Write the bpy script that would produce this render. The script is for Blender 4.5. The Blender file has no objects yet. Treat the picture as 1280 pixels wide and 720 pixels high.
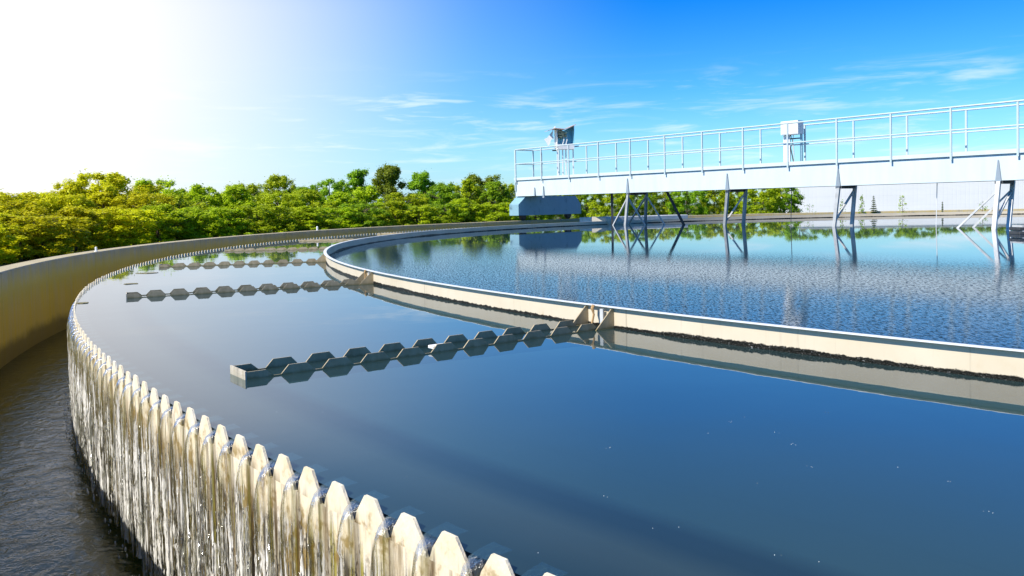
import bpy, math, random
import numpy as np
from mathutils import Vector, Matrix
rnd = random.Random(7)
SC = bpy.context.scene
COL = SC.collection
PI = math.pi

# ------------------------------------------------------------------ camera
FPX, PITCH, ROLL, CAMH, PY = 1040.02, 0.029262, 0.020043, 0.82767, 287.823
cam_d = bpy.data.cameras.new('camera')
cam = bpy.data.objects.new('camera', cam_d)
COL.objects.link(cam)
cam.matrix_world = Matrix.Translation((0, 0, CAMH)) @ Matrix.Rotation(PI/2-PITCH, 4, 'X') @ Matrix.Rotation(-ROLL, 4, 'Z')
cam_d.sensor_width = 36.0
cam_d.lens = FPX/1280*36.0
cam_d.shift_y = -(360-PY)/1280
cam_d.clip_start = 0.05
cam_d.clip_end = 3000
SC.camera = cam

# ------------------------------------------------------------------ light
SUN_EL = math.radians(45)
SH = Vector((-0.81, -0.58, 0)).normalized()
SUNV = Vector((SH.x*math.cos(SUN_EL), SH.y*math.cos(SUN_EL), math.sin(SUN_EL)))
sun_d = bpy.data.lights.new('sun', 'SUN')
sun_d.energy = 4.6
sun_d.angle = math.radians(0.53)
sun_d.color = (1.0, 0.94, 0.84)
sun = bpy.data.objects.new('sun', sun_d)
COL.objects.link(sun)
sun.location = (-40, -20, 50)
sun.rotation_euler = (-SUNV).to_track_quat('-Z', 'Y').to_euler()

SC.view_settings.view_transform = 'Standard'
SC.view_settings.look = 'None'
SC.view_settings.gamma = 1.0
SC.view_settings.use_curve_mapping = False
SC.view_settings.exposure = 0.55
SC.cycles.use_denoising = True
SC.cycles.max_bounces = 10
SC.cycles.transparent_max_bounces = 24
SC.cycles.sample_clamp_indirect = 4.0
SC.cycles.caustics_reflective = False
SC.cycles.caustics_refractive = False


# ------------------------------------------------------------------ node helpers
class NT:
    def __init__(s, tree):
        s.t = tree
        s.n = tree.nodes
        s.n.clear()

    def new(s, kind, ins=None, **props):
        nd = s.n.new(kind)
        for k, v in props.items():
            setattr(nd, k, v)
        for k, v in (ins or {}).items():
            s.put(nd.inputs[k], v)
        return nd

    def put(s, sock, v):
        if hasattr(v, 'is_linked') or hasattr(v, 'links'):
            s.t.links.new(v, sock)
        else:
            if isinstance(v, (tuple, list)) and len(v) == 3 and sock.type == 'RGBA':
                v = (*v, 1)
            sock.default_value = v

    def math(s, op, a, b=0.0, c=0.0, clamp=False):
        nd = s.new('ShaderNodeMath', {0: a, 1: b, 2: c}, operation=op)
        nd.use_clamp = clamp
        return nd.outputs[0]

    def mix(s, f, a, b, mode='MIX'):
        nd = s.new('ShaderNodeMix', data_type='RGBA', blend_type=mode)
        s.put(nd.inputs[0], f)
        s.put(nd.inputs[6], a)
        s.put(nd.inputs[7], b)
        return nd.outputs[2]

    def map(s, v, a, b, c=0.0, d=1.0, smooth=False):
        nd = s.new('ShaderNodeMapRange', {0: v, 1: a, 2: b, 3: c, 4: d})
        if smooth:
            nd.interpolation_type = 'SMOOTHSTEP'
        return nd.outputs[0]

    def coord(s, scale=(1, 1, 1), kind='Object', offset=None):
        tc = s.new('ShaderNodeTexCoord').outputs[kind]
        if offset is not None:
            tc = s.new('ShaderNodeVectorMath', {0: tc, 1: offset}, operation='ADD').outputs[0]
        return s.new('ShaderNodeMapping', {0: tc, 3: scale}).outputs[0]

    def noise(s, vec, scale=5.0, detail=4.0, rough=0.55, dist=0.0):
        return s.new('ShaderNodeTexNoise', {'Vector': vec, 'Scale': scale, 'Detail': detail, 'Roughness': rough, 'Distortion': dist}).outputs[0]

    def ramp(s, v, stops, interp='LINEAR'):
        nd = s.new('ShaderNodeValToRGB', {0: v})
        cr = nd.color_ramp
        cr.interpolation = interp
        while len(cr.elements) < len(stops):
            cr.elements.new(0.5)
        for e, (p, c) in zip(cr.elements, stops):
            e.position = p
            e.color = (*c, 1) if len(c) == 3 else c
        return nd.outputs[0]

    def bump(s, h, strength=0.3, dist=0.01, normal=None):
        ins = {'Strength': strength, 'Distance': dist, 'Height': h}
        if normal is not None:
            ins['Normal'] = normal
        return s.new('ShaderNodeBump', ins).outputs[0]

    def sep(s, vec):
        return s.new('ShaderNodeSeparateXYZ', {0: vec}).outputs

    def out(s, sh, world=False):
        o = s.new('ShaderNodeOutputWorld' if world else 'ShaderNodeOutputMaterial')
        s.t.links.new(sh, o.inputs[0])


def new_mat(name):
    m = bpy.data.materials.new(name)
    m.use_nodes = True
    return m, NT(m.node_tree)


# ------------------------------------------------------------------ sky
world = bpy.data.worlds.new('World')
SC.world = world
world.use_nodes = True
w = NT(world.node_tree)
sky = w.new('ShaderNodeTexSky', sky_type='NISHITA')
sky.sun_disc = False
sky.sun_elevation = SUN_EL
sky.sun_rotation = math.atan2(SUNV.x, SUNV.y) % (2*PI)
sky.air_density = 1.0
sky.dust_density = 0.6
sky.ozone_density = 1.6
wdir = w.new('ShaderNodeTexCoord').outputs['Generated']
wz = w.sep(wdir)[2]
# deep clear blue overhead, paler to the horizon
tint = w.ramp(wz, [(0.0, (0.70, 1.0, 1.25)), (0.05, (0.55, 0.95, 1.26)), (0.13, (0.23, 0.74, 1.30)), (0.24, (0.015, 0.52, 1.30)), (0.5, (0.05, 0.34, 0.80))])
skyc = w.mix(1.0, sky.outputs[0], tint, 'MULTIPLY')
# thin high clouds
cm = w.new('ShaderNodeMapping', {0: wdir, 3: (3.0, 3.0, 26.0)}).outputs[0]
cn = w.noise(cm, 2.3, 7, 0.62, 0.6)
cband = w.math('MULTIPLY', w.map(wz, 0.0, 0.05, 0.3, 1, True), w.map(wz, 0.09, 0.18, 1, 0, True))
def glow(dv, c0, c1, gain):
    d = w.new('ShaderNodeVectorMath', {0: wdir, 1: Vector(dv).normalized()}, operation='DOT_PRODUCT').outputs['Value']
    return w.map(d, math.cos(math.radians(c0)), math.cos(math.radians(c1)), 0, gain, True)
cl = w.math('MULTIPLY', w.map(cn, 0.50, 0.76, 0, 0.60, True), cband)
# a longer wisp low over the walkway on the right
wm = w.new('ShaderNodeMapping', {0: wdir, 2: (0.0, -0.22, 0.0), 3: (3.0, 3.0, 26.0)}).outputs[0]
wn = w.noise(wm, 2.4, 6, 0.55, 0.3)
wisp = w.math('MULTIPLY', glow((0.412, 0.894, 0.112), 9.0, 2.0, 1.0), w.map(wn, 0.48, 0.72, 0, 0.55, True))
wisp = w.math('MULTIPLY', wisp, w.math('MULTIPLY', w.map(wz, 0.085, 0.105, 0, 1, True), w.map(wz, 0.135, 0.155, 1, 0, True)))
wn2 = w.noise(w.new('ShaderNodeMapping', {0: wdir, 1: (0.7, 0.2, 0.0), 2: (0.0, 0.10, 0.0), 3: (4.5, 4.5, 40.0)}).outputs[0], 2.4, 6, 0.55, 0.3)
wisp2 = w.math('MULTIPLY', glow((-0.14, 0.98, 0.105), 9.0, 2.0, 1.0), w.math('MULTIPLY', w.map(wn2, 0.52, 0.70, 0, 0.60, True), w.map(wz, 0.12, 0.15, 1, 0, True)))
wisp = w.math('MAXIMUM', wisp, wisp2)
skyc = w.mix(w.math('MAXIMUM', cl, wisp), skyc, (7.2, 7.8, 8.6))
# pale sky at the left plus an added glow standing for lens flare
skyc = w.mix(glow((-0.55, 0.82, 0.16), 44, 8, 0.45), skyc, (3.6, 6.2, 8.6))
gd = w.new('ShaderNodeVectorMath', {0: wdir, 1: Vector((-0.56, 0.83, 0.19)).normalized()}, operation='DOT_PRODUCT').outputs['Value']
g1 = w.math('POWER', w.map(gd, math.cos(math.radians(33)), 1.0, 0, 1), 2.2)
g1 = w.math('MULTIPLY', g1, w.map(wz, 0.22, 0.33, 1.0, 0.08, True))     # added glow fades upward, out of the water's reflections
skyc = w.mix(g1, skyc, (8.4, 7.9, 7.7))
bg = w.new('ShaderNodeBackground', {'Color': skyc, 'Strength': 0.10})
w.out(bg.outputs[0], True)


# ------------------------------------------------------------------ mesh helpers
class MB:
    def __init__(s):
        s.v, s.f = [], []

    def add(s, verts, faces):
        o = len(s.v)
        s.v += [tuple(x) for x in verts]
        s.f += [tuple(i+o for i in f) for f in faces]
        return s

    def frame_box(s, o, ax, ay, az, a0, a1, b0, b1, c0, c1, bev=0.0):
        """box in a frame with origin o and unit axes ax, ay, az"""
        o, ax, ay, az = Vector(o), Vector(ax), Vector(ay), Vector(az)
        P = lambda a, b, c: o+ax*a+ay*b+az*c
        if bev <= 0:
            vs = [P(a, b, c) for c in (c0, c1) for b in (b0, b1) for a in (a0, a1)]
            s.add(vs, [(0, 2, 3, 1), (4, 5, 7, 6), (0, 1, 5, 4), (2, 6, 7, 3), (0, 4, 6, 2), (1, 3, 7, 5)])
        else:
            e = bev
            pr = [(a0+e, b0), (a1-e, b0), (a1, b0+e), (a1, b1-e), (a1-e, b1), (a0+e, b1), (a0, b1-e), (a0, b0+e)]
            ins = [(min(max(a, a0+e), a1-e), min(max(b, b0+e), b1-e)) for a, b in pr]
            rows = [[P(a, b, c0) for a, b in ins], [P(a, b, c0+e) for a, b in pr], [P(a, b, c1-e) for a, b in pr], [P(a, b, c1) for a, b in ins]]
            n = 8
            fs = [tuple(reversed(range(n)))]
            for r in range(3):
                fs += [(r*n+i, r*n+(i+1) % n, (r+1)*n+(i+1) % n, (r+1)*n+i) for i in range(n)]
            fs.append(tuple(range(3*n, 4*n)))
            s.add([p for r in rows for p in r], fs)
        return s

    def box(s, x0, x1, y0, y1, z0, z1, bev=0.0):
        return s.frame_box((0, 0, 0), (1, 0, 0), (0, 1, 0), (0, 0, 1), x0, x1, y0, y1, z0, z1, bev)

    def bar(s, p, q, wd, dp, up=(0, 0, 1)):
        """rectangular bar between two points"""
        p, q = Vector(p), Vector(q)
        d = q-p
        L = d.length
        d.normalize()
        x = d.cross(Vector(up))
        if x.length < 1e-4:
            x = d.cross(Vector((1, 0, 0)))
        x.normalize()
        y = x.cross(d).normalized()
        return s.frame_box(p, x, y, d, -wd/2, wd/2, -dp/2, dp/2, 0, L)

    def tube(s, pts, r, n=8, cap=True):
        pts = [Vector(p) for p in pts]
        if not isinstance(r, (list, tuple)):
            r = [r]*len(pts)
        rows = []
        for i, p in enumerate(pts):
            d = (pts[min(i+1, len(pts)-1)]-pts[max(i-1, 0)]).normalized()
            x = d.cross(Vector((0, 0, 1)))
            if x.length < 1e-3:
                x = Vector((1, 0, 0))
            x.normalize()
            y = d.cross(x).normalized()
            rows.append([p+(x*math.cos(2*PI*k/n)+y*math.sin(2*PI*k/n))*r[i] for k in range(n)])
        vs = [p for row in rows for p in row]
        fs = []
        for i in range(len(pts)-1):
            fs += [(i*n+k, i*n+(k+1) % n, (i+1)*n+(k+1) % n, (i+1)*n+k) for k in range(n)]
        if cap:
            fs += [tuple(reversed(range(n))), tuple(range((len(pts)-1)*n, len(pts)*n))]
        return s.add(vs, fs)

    def prism(s, poly, o, ax, ay, az, h):
        """polygon (a,b) in plane ax/ay extruded by h along az"""
        o, ax, ay, az = Vector(o), Vector(ax), Vector(ay), Vector(az)
        n = len(poly)
        a = [o+ax*x+ay*y for x, y in poly]
        b = [p+az*h for p in a]
        return s.add(a+b, [tuple(reversed(range(n))), tuple(range(n, 2*n))]+[(i, (i+1) % n, n+(i+1) % n, n+i) for i in range(n)])

    def revolve(s, prof, t0=0.0, t1=2*PI, n=360, closed=True):
        """profile of (R, z) swept about the local z axis"""
        full = abs(t1-t0-2*PI) < 1e-6
        m = len(prof)
        N = n if full else n+1
        vs = []
        for i in range(N):
            t = t0+(t1-t0)*i/n
            c, sn = math.cos(t), math.sin(t)
            vs += [(R*c, R*sn, z) for R, z in prof]
        fs = []
        for i in range(n):
            j = (i+1) % N
            for k in range(m if closed else m-1):
                k2 = (k+1) % m
                fs.append((i*m+k, j*m+k, j*m+k2, i*m+k2))
        if not full and closed:
            fs += [tuple(reversed(range(m))), tuple((N-1)*m+k for k in range(m))]
        return s.add(vs, fs)

    def build(s, name, m, parent=None, loc=None, smooth=False, recalc=True):
        me = bpy.data.meshes.new(name)
        me.from_pydata(s.v, [], s.f)
        if recalc:
            import bmesh
            bm = bmesh.new()
            bm.from_mesh(me)
            bmesh.ops.recalc_face_normals(bm, faces=bm.faces)
            bm.to_mesh(me)
            bm.free()
        if m is not None:
            me.materials.append(m)
        if smooth:
            me.polygons.foreach_set('use_smooth', [True]*len(me.polygons))
        o = bpy.data.objects.new(name, me)
        COL.objects.link(o)
        if parent is not None:
            o.parent = parent
        if loc is not None:
            o.location = loc
        return o


def tag(o, label=None, cat=None, group=None, kind=None):
    for k, v in (('label', label), ('category', cat), ('group', group), ('kind', kind)):
        if v:
            o[k] = v
    return o


def thing(name, label, cat, loc=(0, 0, 0), rz=0.0, group=None):
    o = bpy.data.objects.new(name, None)
    COL.objects.link(o)
    o.location = loc
    o.rotation_euler = (0, 0, rz)
    o.empty_display_size = 0.2
    return tag(o, label, cat, group)


def pix(px, row, z=None, Y=None):
    """point of the photograph's pixel (1280x720) on the level z, or at depth Y: for measuring the place"""
    X, Yv = px-640, PY-row
    c, sn = math.cos(ROLL), math.sin(ROLL)
    Xr, Yr = X*c+Yv*sn, -X*sn+Yv*c
    d = Vector((Xr/FPX, math.cos(PITCH)+Yr/FPX*math.sin(PITCH), -math.sin(PITCH)+Yr/FPX*math.cos(PITCH)))
    t = (z-CAMH)/d.z if z is not None else Y/d.y
    return Vector((0, 0, CAMH))+d*t


# ------------------------------------------------------------------ the tank's measures
CX, CY = 17.4169, 18.3836
CEN = (CX, CY, 0)
RW, RI, RO, RA = 24.0, 21.047, 24.964, 23.548
ZR, ZW, ZT = 0.1265, 0.170, 0.014
WL = -0.020          # settled water
LW = -0.93           # water in the outer launder
TH0, NT_ = -2.385823, 834
DTH = 2*PI/NT_
GZ = -1.15           # ground outside


# ------------------------------------------------------------------ materials
def simple(name, col, rough=0.5, metal=0.0, var=0.15, scale=3.0, bump=0.0, spec=0.5):
    m, t = new_mat(name)
    c = t.coord()
    n = t.noise(c, scale, 5, 0.6)
    a = tuple(x*(1-var) for x in col)
    b = tuple(min(1, x*(1+var)) for x in col)
    ins = {'Base Color': t.mix(t.map(n, 0.3, 0.7), a, b), 'Roughness': rough, 'Metallic': metal, 'Specular IOR Level': spec}
    if bump:
        ins['Normal'] = t.bump(t.noise(c, scale*8, 4), bump, 0.01)
    t.out(t.new('ShaderNodeBsdfPrincipled', ins).outputs[0])
    return m


def mat_settled_water():
    m, t = new_mat('settled_water')
    c = t.coord()
    n1 = t.noise(c, 0.9, 3, 0.5)
    n2 = t.noise(t.coord((1, 1, 1)), 5.0, 3, 0.55)
    h = t.math('ADD', n1, t.math('MULTIPLY', n2, 0.12))
    nrm = t.bump(h, 0.10, 0.02)
    fr = t.new('ShaderNodeFresnel', {'IOR': 1.46, 'Normal': nrm}).outputs[0]
    fr = t.math('MULTIPLY', fr, t.math('SUBTRACT', 1.0, t.new('ShaderNodeNewGeometry').outputs['Backfacing']))
    cl = t.noise(c, 0.25, 4, 0.55)
    dif = t.new('ShaderNodeBsdfDiffuse', {'Color': t.mix(t.map(cl, 0.3, 0.7), (0.030, 0.066, 0.074), (0.042, 0.080, 0.084))})
    tr = t.new('ShaderNodeBsdfTransparent', {'Color': (0.55, 0.72, 0.74, 1)})
    body = t.new('ShaderNodeMixShader', {0: 0.50, 1: dif.outputs[0], 2: tr.outputs[0]})
    gl = t.new('ShaderNodeBsdfGlossy', {'Color': (0.95, 0.97, 1, 1), 'Roughness': 0.015, 'Normal': nrm})
    mx = t.new('ShaderNodeMixShader', {0: fr, 1: body.outputs[0], 2: gl.outputs[0]})
    t.out(mx.outputs[0])
    return m


def mat_rippled_water():
    m, t = new_mat('rippled_water')
    c = t.coord()
    xyz = t.sep(c)
    # sheltered calm sheet towards the far side under the walkway, fine wind ripple elsewhere
    along = t.math('ADD', t.math('MULTIPLY', xyz[0], 0.72), t.math('MULTIPLY', xyz[1], 0.69))
    wob = t.math('MULTIPLY', t.math('SUBTRACT', t.noise(c, 0.35, 3), 0.5), 3.0)
    near = t.map(t.math('ADD', along, wob), -11.5, -15.0, 0.0, 1.0, True)
    rc = t.new('ShaderNodeMapping', {0: t.new('ShaderNodeTexCoord').outputs['Object'], 2: (0, 0, math.radians(18)), 3: (1.0, 0.28, 1)}).outputs[0]
    r1 = t.noise(rc, 42.0, 2, 0.6)
    r2 = t.noise(rc, 85.0, 2, 0.6)
    h = t.math('ADD', t.math('MULTIPLY', r1, 0.55), t.math('MULTIPLY', r2, 0.45))
    nrm = t.bump(h, t.math('ADD', t.math('MULTIPLY', near, 0.10), 0.003), 0.007)
    fr = t.new('ShaderNodeFresnel', {'IOR': 1.34, 'Normal': nrm}).outputs[0]
    # dark and pale specks drifting on the windward part of the surface
    sp = t.noise(rc, 55.0, 3, 0.75)
    dk = t.math('MULTIPLY', t.map(sp, 0.45, 0.60, 0.0, 0.92, True), near)
    pale = t.math('MULTIPLY', t.map(t.noise(rc, 52.0, 2, 0.6), 0.70, 0.76, 0, 0.8, True), near)
    dif = t.new('ShaderNodeBsdfDiffuse', {'Color': t.mix(pale, (0.014, 0.036, 0.060), (0.5, 0.52, 0.52))})
    gl = t.new('ShaderNodeBsdfGlossy', {'Color': (0.97, 0.98, 1, 1), 'Roughness': 0.02, 'Normal': nrm})
    ref = t.math('MULTIPLY', fr, t.math('SUBTRACT', 1.0, t.math('MAXIMUM', dk, pale)))
    t.out(t.new('ShaderNodeMixShader', {0: ref, 1: dif.outputs[0], 2: gl.outputs[0]}).outputs[0])
    return m


def mat_launder_water():
    m, t = new_mat('launder_water')
    c = t.coord()
    h = t.math('ADD', t.noise(c, 7.0, 4, 0.62, 0.8), t.math('MULTIPLY', t.noise(c, 24.0, 3, 0.6), 0.3))
    nrm = t.bump(h, 0.40, 0.03)
    foam = t.map(t.noise(c, 16.0, 5, 0.75, 0.5), 0.62, 0.80, 0, 0.30, True)
    col = t.mix(foam, (0.085, 0.070, 0.010), (0.20, 0.18, 0.09))
    p = t.new('ShaderNodeBsdfPrincipled', {'Base Color': col, 'Roughness': 0.05, 'IOR': 1.30, 'Normal': nrm})
    t.out(p.outputs[0])
    return m


def mat_concrete(name, a, b, stain, zlo, zhi, amount=0.8):
    """weathered concrete with a stain colour that grows below zhi"""
    m, t = new_mat(name)
    c = t.coord()
    z = t.sep(c)[2]
    n = t.noise(c, 2.2, 7, 0.65)
    streak = t.noise(t.coord((6.0, 6.0, 0.6)), 1.6, 6, 0.65)
    fine = t.noise(c, 60.0, 4, 0.6)
    col = t.mix(t.map(n, 0.3, 0.7), a, b)
    col = t.mix(t.math('MULTIPLY', t.map(fine, 0.5, 0.75), 0.35), col, tuple(x*0.55 for x in a))
    zz = t.math('ADD', z, t.math('MULTIPLY', t.math('SUBTRACT', streak, 0.5), 0.55))
    xx, yy, _z = t.sep(c)
    an = t.math('ARCTAN2', yy, xx)
    jt = t.map(t.math('PINGPONG', t.math('MULTIPLY', an, 24.96/2.0), 0.6), 0.0, 0.012, 0.55, 0.0)
    col = t.mix(jt, col, tuple(x*0.35 for x in a))
    drip = t.noise(t.coord((9.0, 9.0, 0.35)), 2.2, 5, 0.7)
    col = t.mix(t.map(drip, 0.56, 0.72, 0, 0.55, True), col, tuple(x*0.45 for x in a))
    st = t.math('MULTIPLY', t.map(zz, zhi, zlo, 0, 1, True), amount)
    st = t.math('MULTIPLY', st, t.map(streak, 0.25, 0.7, 0.65, 1.0))
    col = t.mix(st, col, stain)
    tide = t.map(t.math('ADD', z, t.math('MULTIPLY', t.math('SUBTRACT', n, 0.5), 0.18)), -0.62, -0.78, 0, 0.7, True)
    col = t.mix(tide, col, (0.07, 0.055, 0.012))
    bp = t.bump(t.math('ADD', fine, t.math('MULTIPLY', n, 0.5)), 0.35, 0.01)
    t.out(t.new('ShaderNodeBsdfPrincipled', {'Base Color': col, 'Roughness': 0.85, 'Normal': bp, 'Specular IOR Level': 0.25}).outputs[0])
    return m


def mat_weir(name):
    """cream weir plate with run-off streaks: algae, lime scale and rust"""
    m, t = new_mat(name)
    rv = t.new('ShaderNodeObjectInfo').outputs['Random']
    off = t.new('ShaderNodeCombineXYZ', {0: t.math('MULTIPLY', rv, 7.0), 1: t.math('MULTIPLY', rv, 3.0), 2: rv}).outputs[0]
    z = t.sep(t.coord())[2]
    fine = t.noise(t.coord((1, 1, 0.05), offset=off), 42.0, 5, 0.7)
    wide = t.noise(t.coord((1, 1, 0.10), offset=off), 13.0, 4, 0.65)
    spk = t.noise(t.coord((1, 1, 0.5), offset=off), 70.0, 4, 0.7)
    patch = t.noise(t.coord(offset=off), 9.0, 5, 0.6)
    cream = t.mix(t.map(patch, 0.35, 0.7), (0.88, 0.80, 0.62), (0.80, 0.66, 0.42))
    band = t.noise(t.coord((1, 1, 0.02), offset=off), 30.0, 3, 0.6)
    wet = t.ramp(fine, [(0.30, (0.10, 0.075, 0.03)), (0.40, (0.34, 0.28, 0.16)), (0.46, (0.74, 0.68, 0.55)), (0.53, (0.48, 0.45, 0.40)), (0.60, (0.86, 0.83, 0.76)), (0.70, (0.34, 0.31, 0.26))])
    algae = t.mix(t.map(fine, 0.4, 0.6), (0.10, 0.09, 0.004), (0.30, 0.26, 0.010))
    wet = t.mix(t.map(band, 0.53, 0.58, 0, 0.9, True), wet, algae)
    wet = t.mix(t.map(band, 0.47, 0.42, 0, 0.92, True), wet, (0.035, 0.026, 0.016))
    wet = t.mix(t.map(spk, 0.52, 0.60, 0, 0.85), wet, (0.05, 0.04, 0.03))
    zz = t.math('ADD', z, t.math('MULTIPLY', t.math('SUBTRACT', wide, 0.5), 0.55))
    f = t.map(zz, -0.10, -0.24, 0, 1, True)
    col = t.mix(f, cream, wet)
    edge = t.math('MULTIPLY', t.map(patch, 0.53, 0.64, 0, 1, True), t.map(z, 0.005, -0.06, 0, 0.8))
    col = t.mix(edge, col, (0.26, 0.17, 0.03))
    col = t.mix(t.math('MULTIPLY', t.map(wide, 0.52, 0.62, 0, 0.7, True), t.map(z, -0.03, -0.09, 0, 1)), col, (0.16, 0.10, 0.03))
    x, y, _z = t.sep(t.coord())
    ph = t.math('FRACT', t.math('ADD', t.math('DIVIDE', t.math('SUBTRACT', t.math('ARCTAN2', y, x), TH0+2*PI), DTH), 1000.5))
    sd = t.math('SUBTRACT', ph, 0.5)
    ap = t.math('ADD', t.math('ABSOLUTE', sd), t.math('MULTIPLY', t.math('SUBTRACT', wide, 0.5), 0.16))
    run = t.math('MULTIPLY', t.map(ap, 0.27, 0.36, 0, 1, True), t.map(z, -0.035, -0.075, 0, 1, True))
    run = t.math('MULTIPLY', run, t.map(fine, 0.36, 0.52, 1.0, 0.35))
    col = t.mix(t.math('MULTIPLY', run, 0.95), col, t.mix(t.map(sd, -0.1, 0.1), (0.09, 0.048, 0.015), (0.12, 0.10, 0.006)))
    bp = t.bump(t.math('ADD', fine, t.math('MULTIPLY', spk, 0.4)), 0.6, 0.012)
    t.out(t.new('ShaderNodeBsdfPrincipled', {'Base Color': col, 'Roughness': t.map(f, 0, 1, 0.6, 0.42), 'Normal': bp}).outputs[0])
    return m


def mat_falls():
    m, t = new_mat('falling_water')
    c = t.coord((1, 1, 0.03))
    n = t.noise(c, 60.0, 4, 0.7)
    n2 = t.noise(t.coord((1, 1, 0.09)), 110.0, 3, 0.7)
    z = t.sep(t.coord())[2]
    wh = t.math('ADD', n, t.math('MULTIPLY', n2, 0.35))
    low = t.map(z, -0.05, -0.35, 0.10, 0.0)
    white = t.map(t.math('SUBTRACT', wh, low), 0.64, 0.76, 0.0, 1.0, True)
    white = t.math('MULTIPLY', white, t.map(z, -0.04, -0.35, 0.30, 0.95))
    bp = t.bump(wh, 0.6, 0.010)
    tr = t.new('ShaderNodeBsdfTransparent', {'Color': (0.94, 0.95, 0.92, 1)})
    gl = t.new('ShaderNodeBsdfGlossy', {'Color': (1, 1, 1, 1), 'Roughness': 0.16, 'Normal': bp})
    fr = t.map(t.new('ShaderNodeFresnel', {'IOR': 1.33, 'Normal': bp}).outputs[0], 0, 1, 0.02, 0.75)
    clear = t.new('ShaderNodeMixShader', {0: fr, 1: tr.outputs[0], 2: gl.outputs[0]})
    df = t.new('ShaderNodeBsdfPrincipled', {'Base Color': (0.88, 0.87, 0.83, 1), 'Roughness': 0.4, 'Normal': bp})
    t.out(t.new('ShaderNodeMixShader', {0: white, 1: clear.outputs[0], 2: df.outputs[0]}).outputs[0])
    return m


def mat_ring():
    """cream painted steel ring with a black wet algae fringe along the waterline"""
    m, t = new_mat('ring_plate')
    c = t.coord()
    z = t.sep(c)[2]
    n = t.noise(t.coord((1, 1, 1.6)), 16.0, 7, 0.8)
    big = t.noise(c, 0.55, 3, 0.5)
    cream = t.mix(t.map(t.noise(c, 1.5, 5, 0.6), 0.3, 0.7), (0.70, 0.62, 0.48), (0.62, 0.53, 0.38))
    rust = t.map(t.noise(t.coord((1, 1, 0.5)), 3.0, 6, 0.7), 0.58, 0.75, 0, 0.5, True)
    cream = t.mix(t.math('MULTIPLY', rust, t.map(z, 0.08, 0.0, 0, 1)), cream, (0.50, 0.33, 0.12))
    xx, yy, _z = t.sep(c)
    jt = t.map(t.math('PINGPONG', t.math('MULTIPLY', t.math('ARCTAN2', yy, xx), 21.0/2.9), 0.5), 0.0, 0.003, 0.6, 0.0)
    cream = t.mix(jt, cream, (0.25, 0.20, 0.13))
    drip = t.noise(t.coord((10, 10, 0.6)), 2.5, 5, 0.7)
    cream = t.mix(t.map(drip, 0.57, 0.72, 0, 0.35, True), cream, (0.36, 0.30, 0.20))
    lim = t.math('ADD', t.math('MULTIPLY', t.math('SUBTRACT', n, 0.5), 0.05), t.math('MULTIPLY', t.math('SUBTRACT', big, 0.36), 0.07))
    f = t.map(t.math('SUBTRACT', z, lim), -0.004, -0.009, 0, 1, True)
    col = t.mix(f, cream, (0.008, 0.008, 0.005))
    spk = t.map(t.noise(t.coord((1, 1, 2.5)), 60.0, 5, 0.8), 0.60, 0.68, 0, 0.9, True)
    col = t.mix(t.math('MULTIPLY', spk, t.math('MULTIPLY', f, t.map(big, 0.40, 0.55, 0.25, 1))), col, (0.75, 0.75, 0.72))
    bp = t.bump(t.noise(c, 45.0, 4, 0.7), t.math('MULTIPLY', f, 0.9), 0.02)
    t.out(t.new('ShaderNodeBsdfPrincipled', {'Base Color': col, 'Roughness': t.map(f, 0, 1, 0.5, 0.38), 'Specular IOR Level': t.map(f, 0, 1, 0.5, 0.2), 'Normal': bp}).outputs[0])
    return m


def mat_paint(name, col, rust=0.15, rough=0.42, dirt=(0.12, 0.09, 0.06), sc=1.4):
    m, t = new_mat(name)
    c = t.coord()
    n = t.noise(c, sc, 7, 0.68)
    st = t.noise(t.coord((3, 3, 0.35)), sc*1.5, 5, 0.6)
    f = t.math('MULTIPLY', t.map(t.math('ADD', t.math('MULTIPLY', n, 0.65), t.math('MULTIPLY', st, 0.35)), 0.52, 0.70, 0, 1, True), rust)
    base = t.mix(t.map(st, 0.3, 0.7), tuple(x*0.93 for x in col), tuple(min(x*1.05, 0.9) for x in col))
    t.out(t.new('ShaderNodeBsdfPrincipled', {'Base Color': t.mix(f, base, dirt), 'Roughness': rough}).outputs[0])
    return m


def mat_trough():
    m, t = new_mat('stained_steel')
    c = t.coord()
    z = t.sep(c)[2]
    n = t.noise(t.coord((1, 1, 0.6)), 14.0, 5, 0.7)
    col = t.mix(t.map(n, 0.3, 0.7), (0.33, 0.26, 0.15), (0.50, 0.41, 0.26))
    f = t.map(t.math('ADD', z, t.math('MULTIPLY', t.math('SUBTRACT', n, 0.5), 0.04)), 0.0, -0.02, 0, 0.85, True)
    col = t.mix(f, col, (0.20, 0.17, 0.07))
    t.out(t.new('ShaderNodeBsdfPrincipled', {'Base Color': col, 'Roughness': 0.45, 'Normal': t.bump(n, 0.2, 0.004)}).outputs[0])
    return m


def mat_leaf(name, a, b, c3, rough=0.5):
    m, t = new_mat(name)
    c = t.coord()
    n = t.noise(c, 1.3, 3, 0.6)
    n2 = t.noise(c, 9.0, 2, 0.5)
    f = t.math('ADD', t.math('MULTIPLY', n, 0.55), t.math('MULTIPLY', n2, 0.45))
    rv = t.new('ShaderNodeObjectInfo').outputs['Random']
    col = t.ramp(f, [(0.34, a), (0.50, b), (0.64, c3)])
    col = t.new('ShaderNodeHueSaturation', {'Hue': t.map(rv, 0, 1, 0.498, 0.516), 'Value': t.map(rv, 0, 1, 0.85, 1.15), 'Color': col}).outputs[0]
    p = t.new('ShaderNodeBsdfPrincipled', {'Base Color': col, 'Roughness': rough, 'Specular IOR Level': 0.3})
    tl = t.new('ShaderNodeBsdfTranslucent', {'Color': t.mix(0.35, col, (0.5, 0.6, 0.02), 'MIX')})
    t.out(t.new('ShaderNodeMixShader', {0: 0.38, 1: p.outputs[0], 2: tl.outputs[0]}).outputs[0])
    return m


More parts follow.
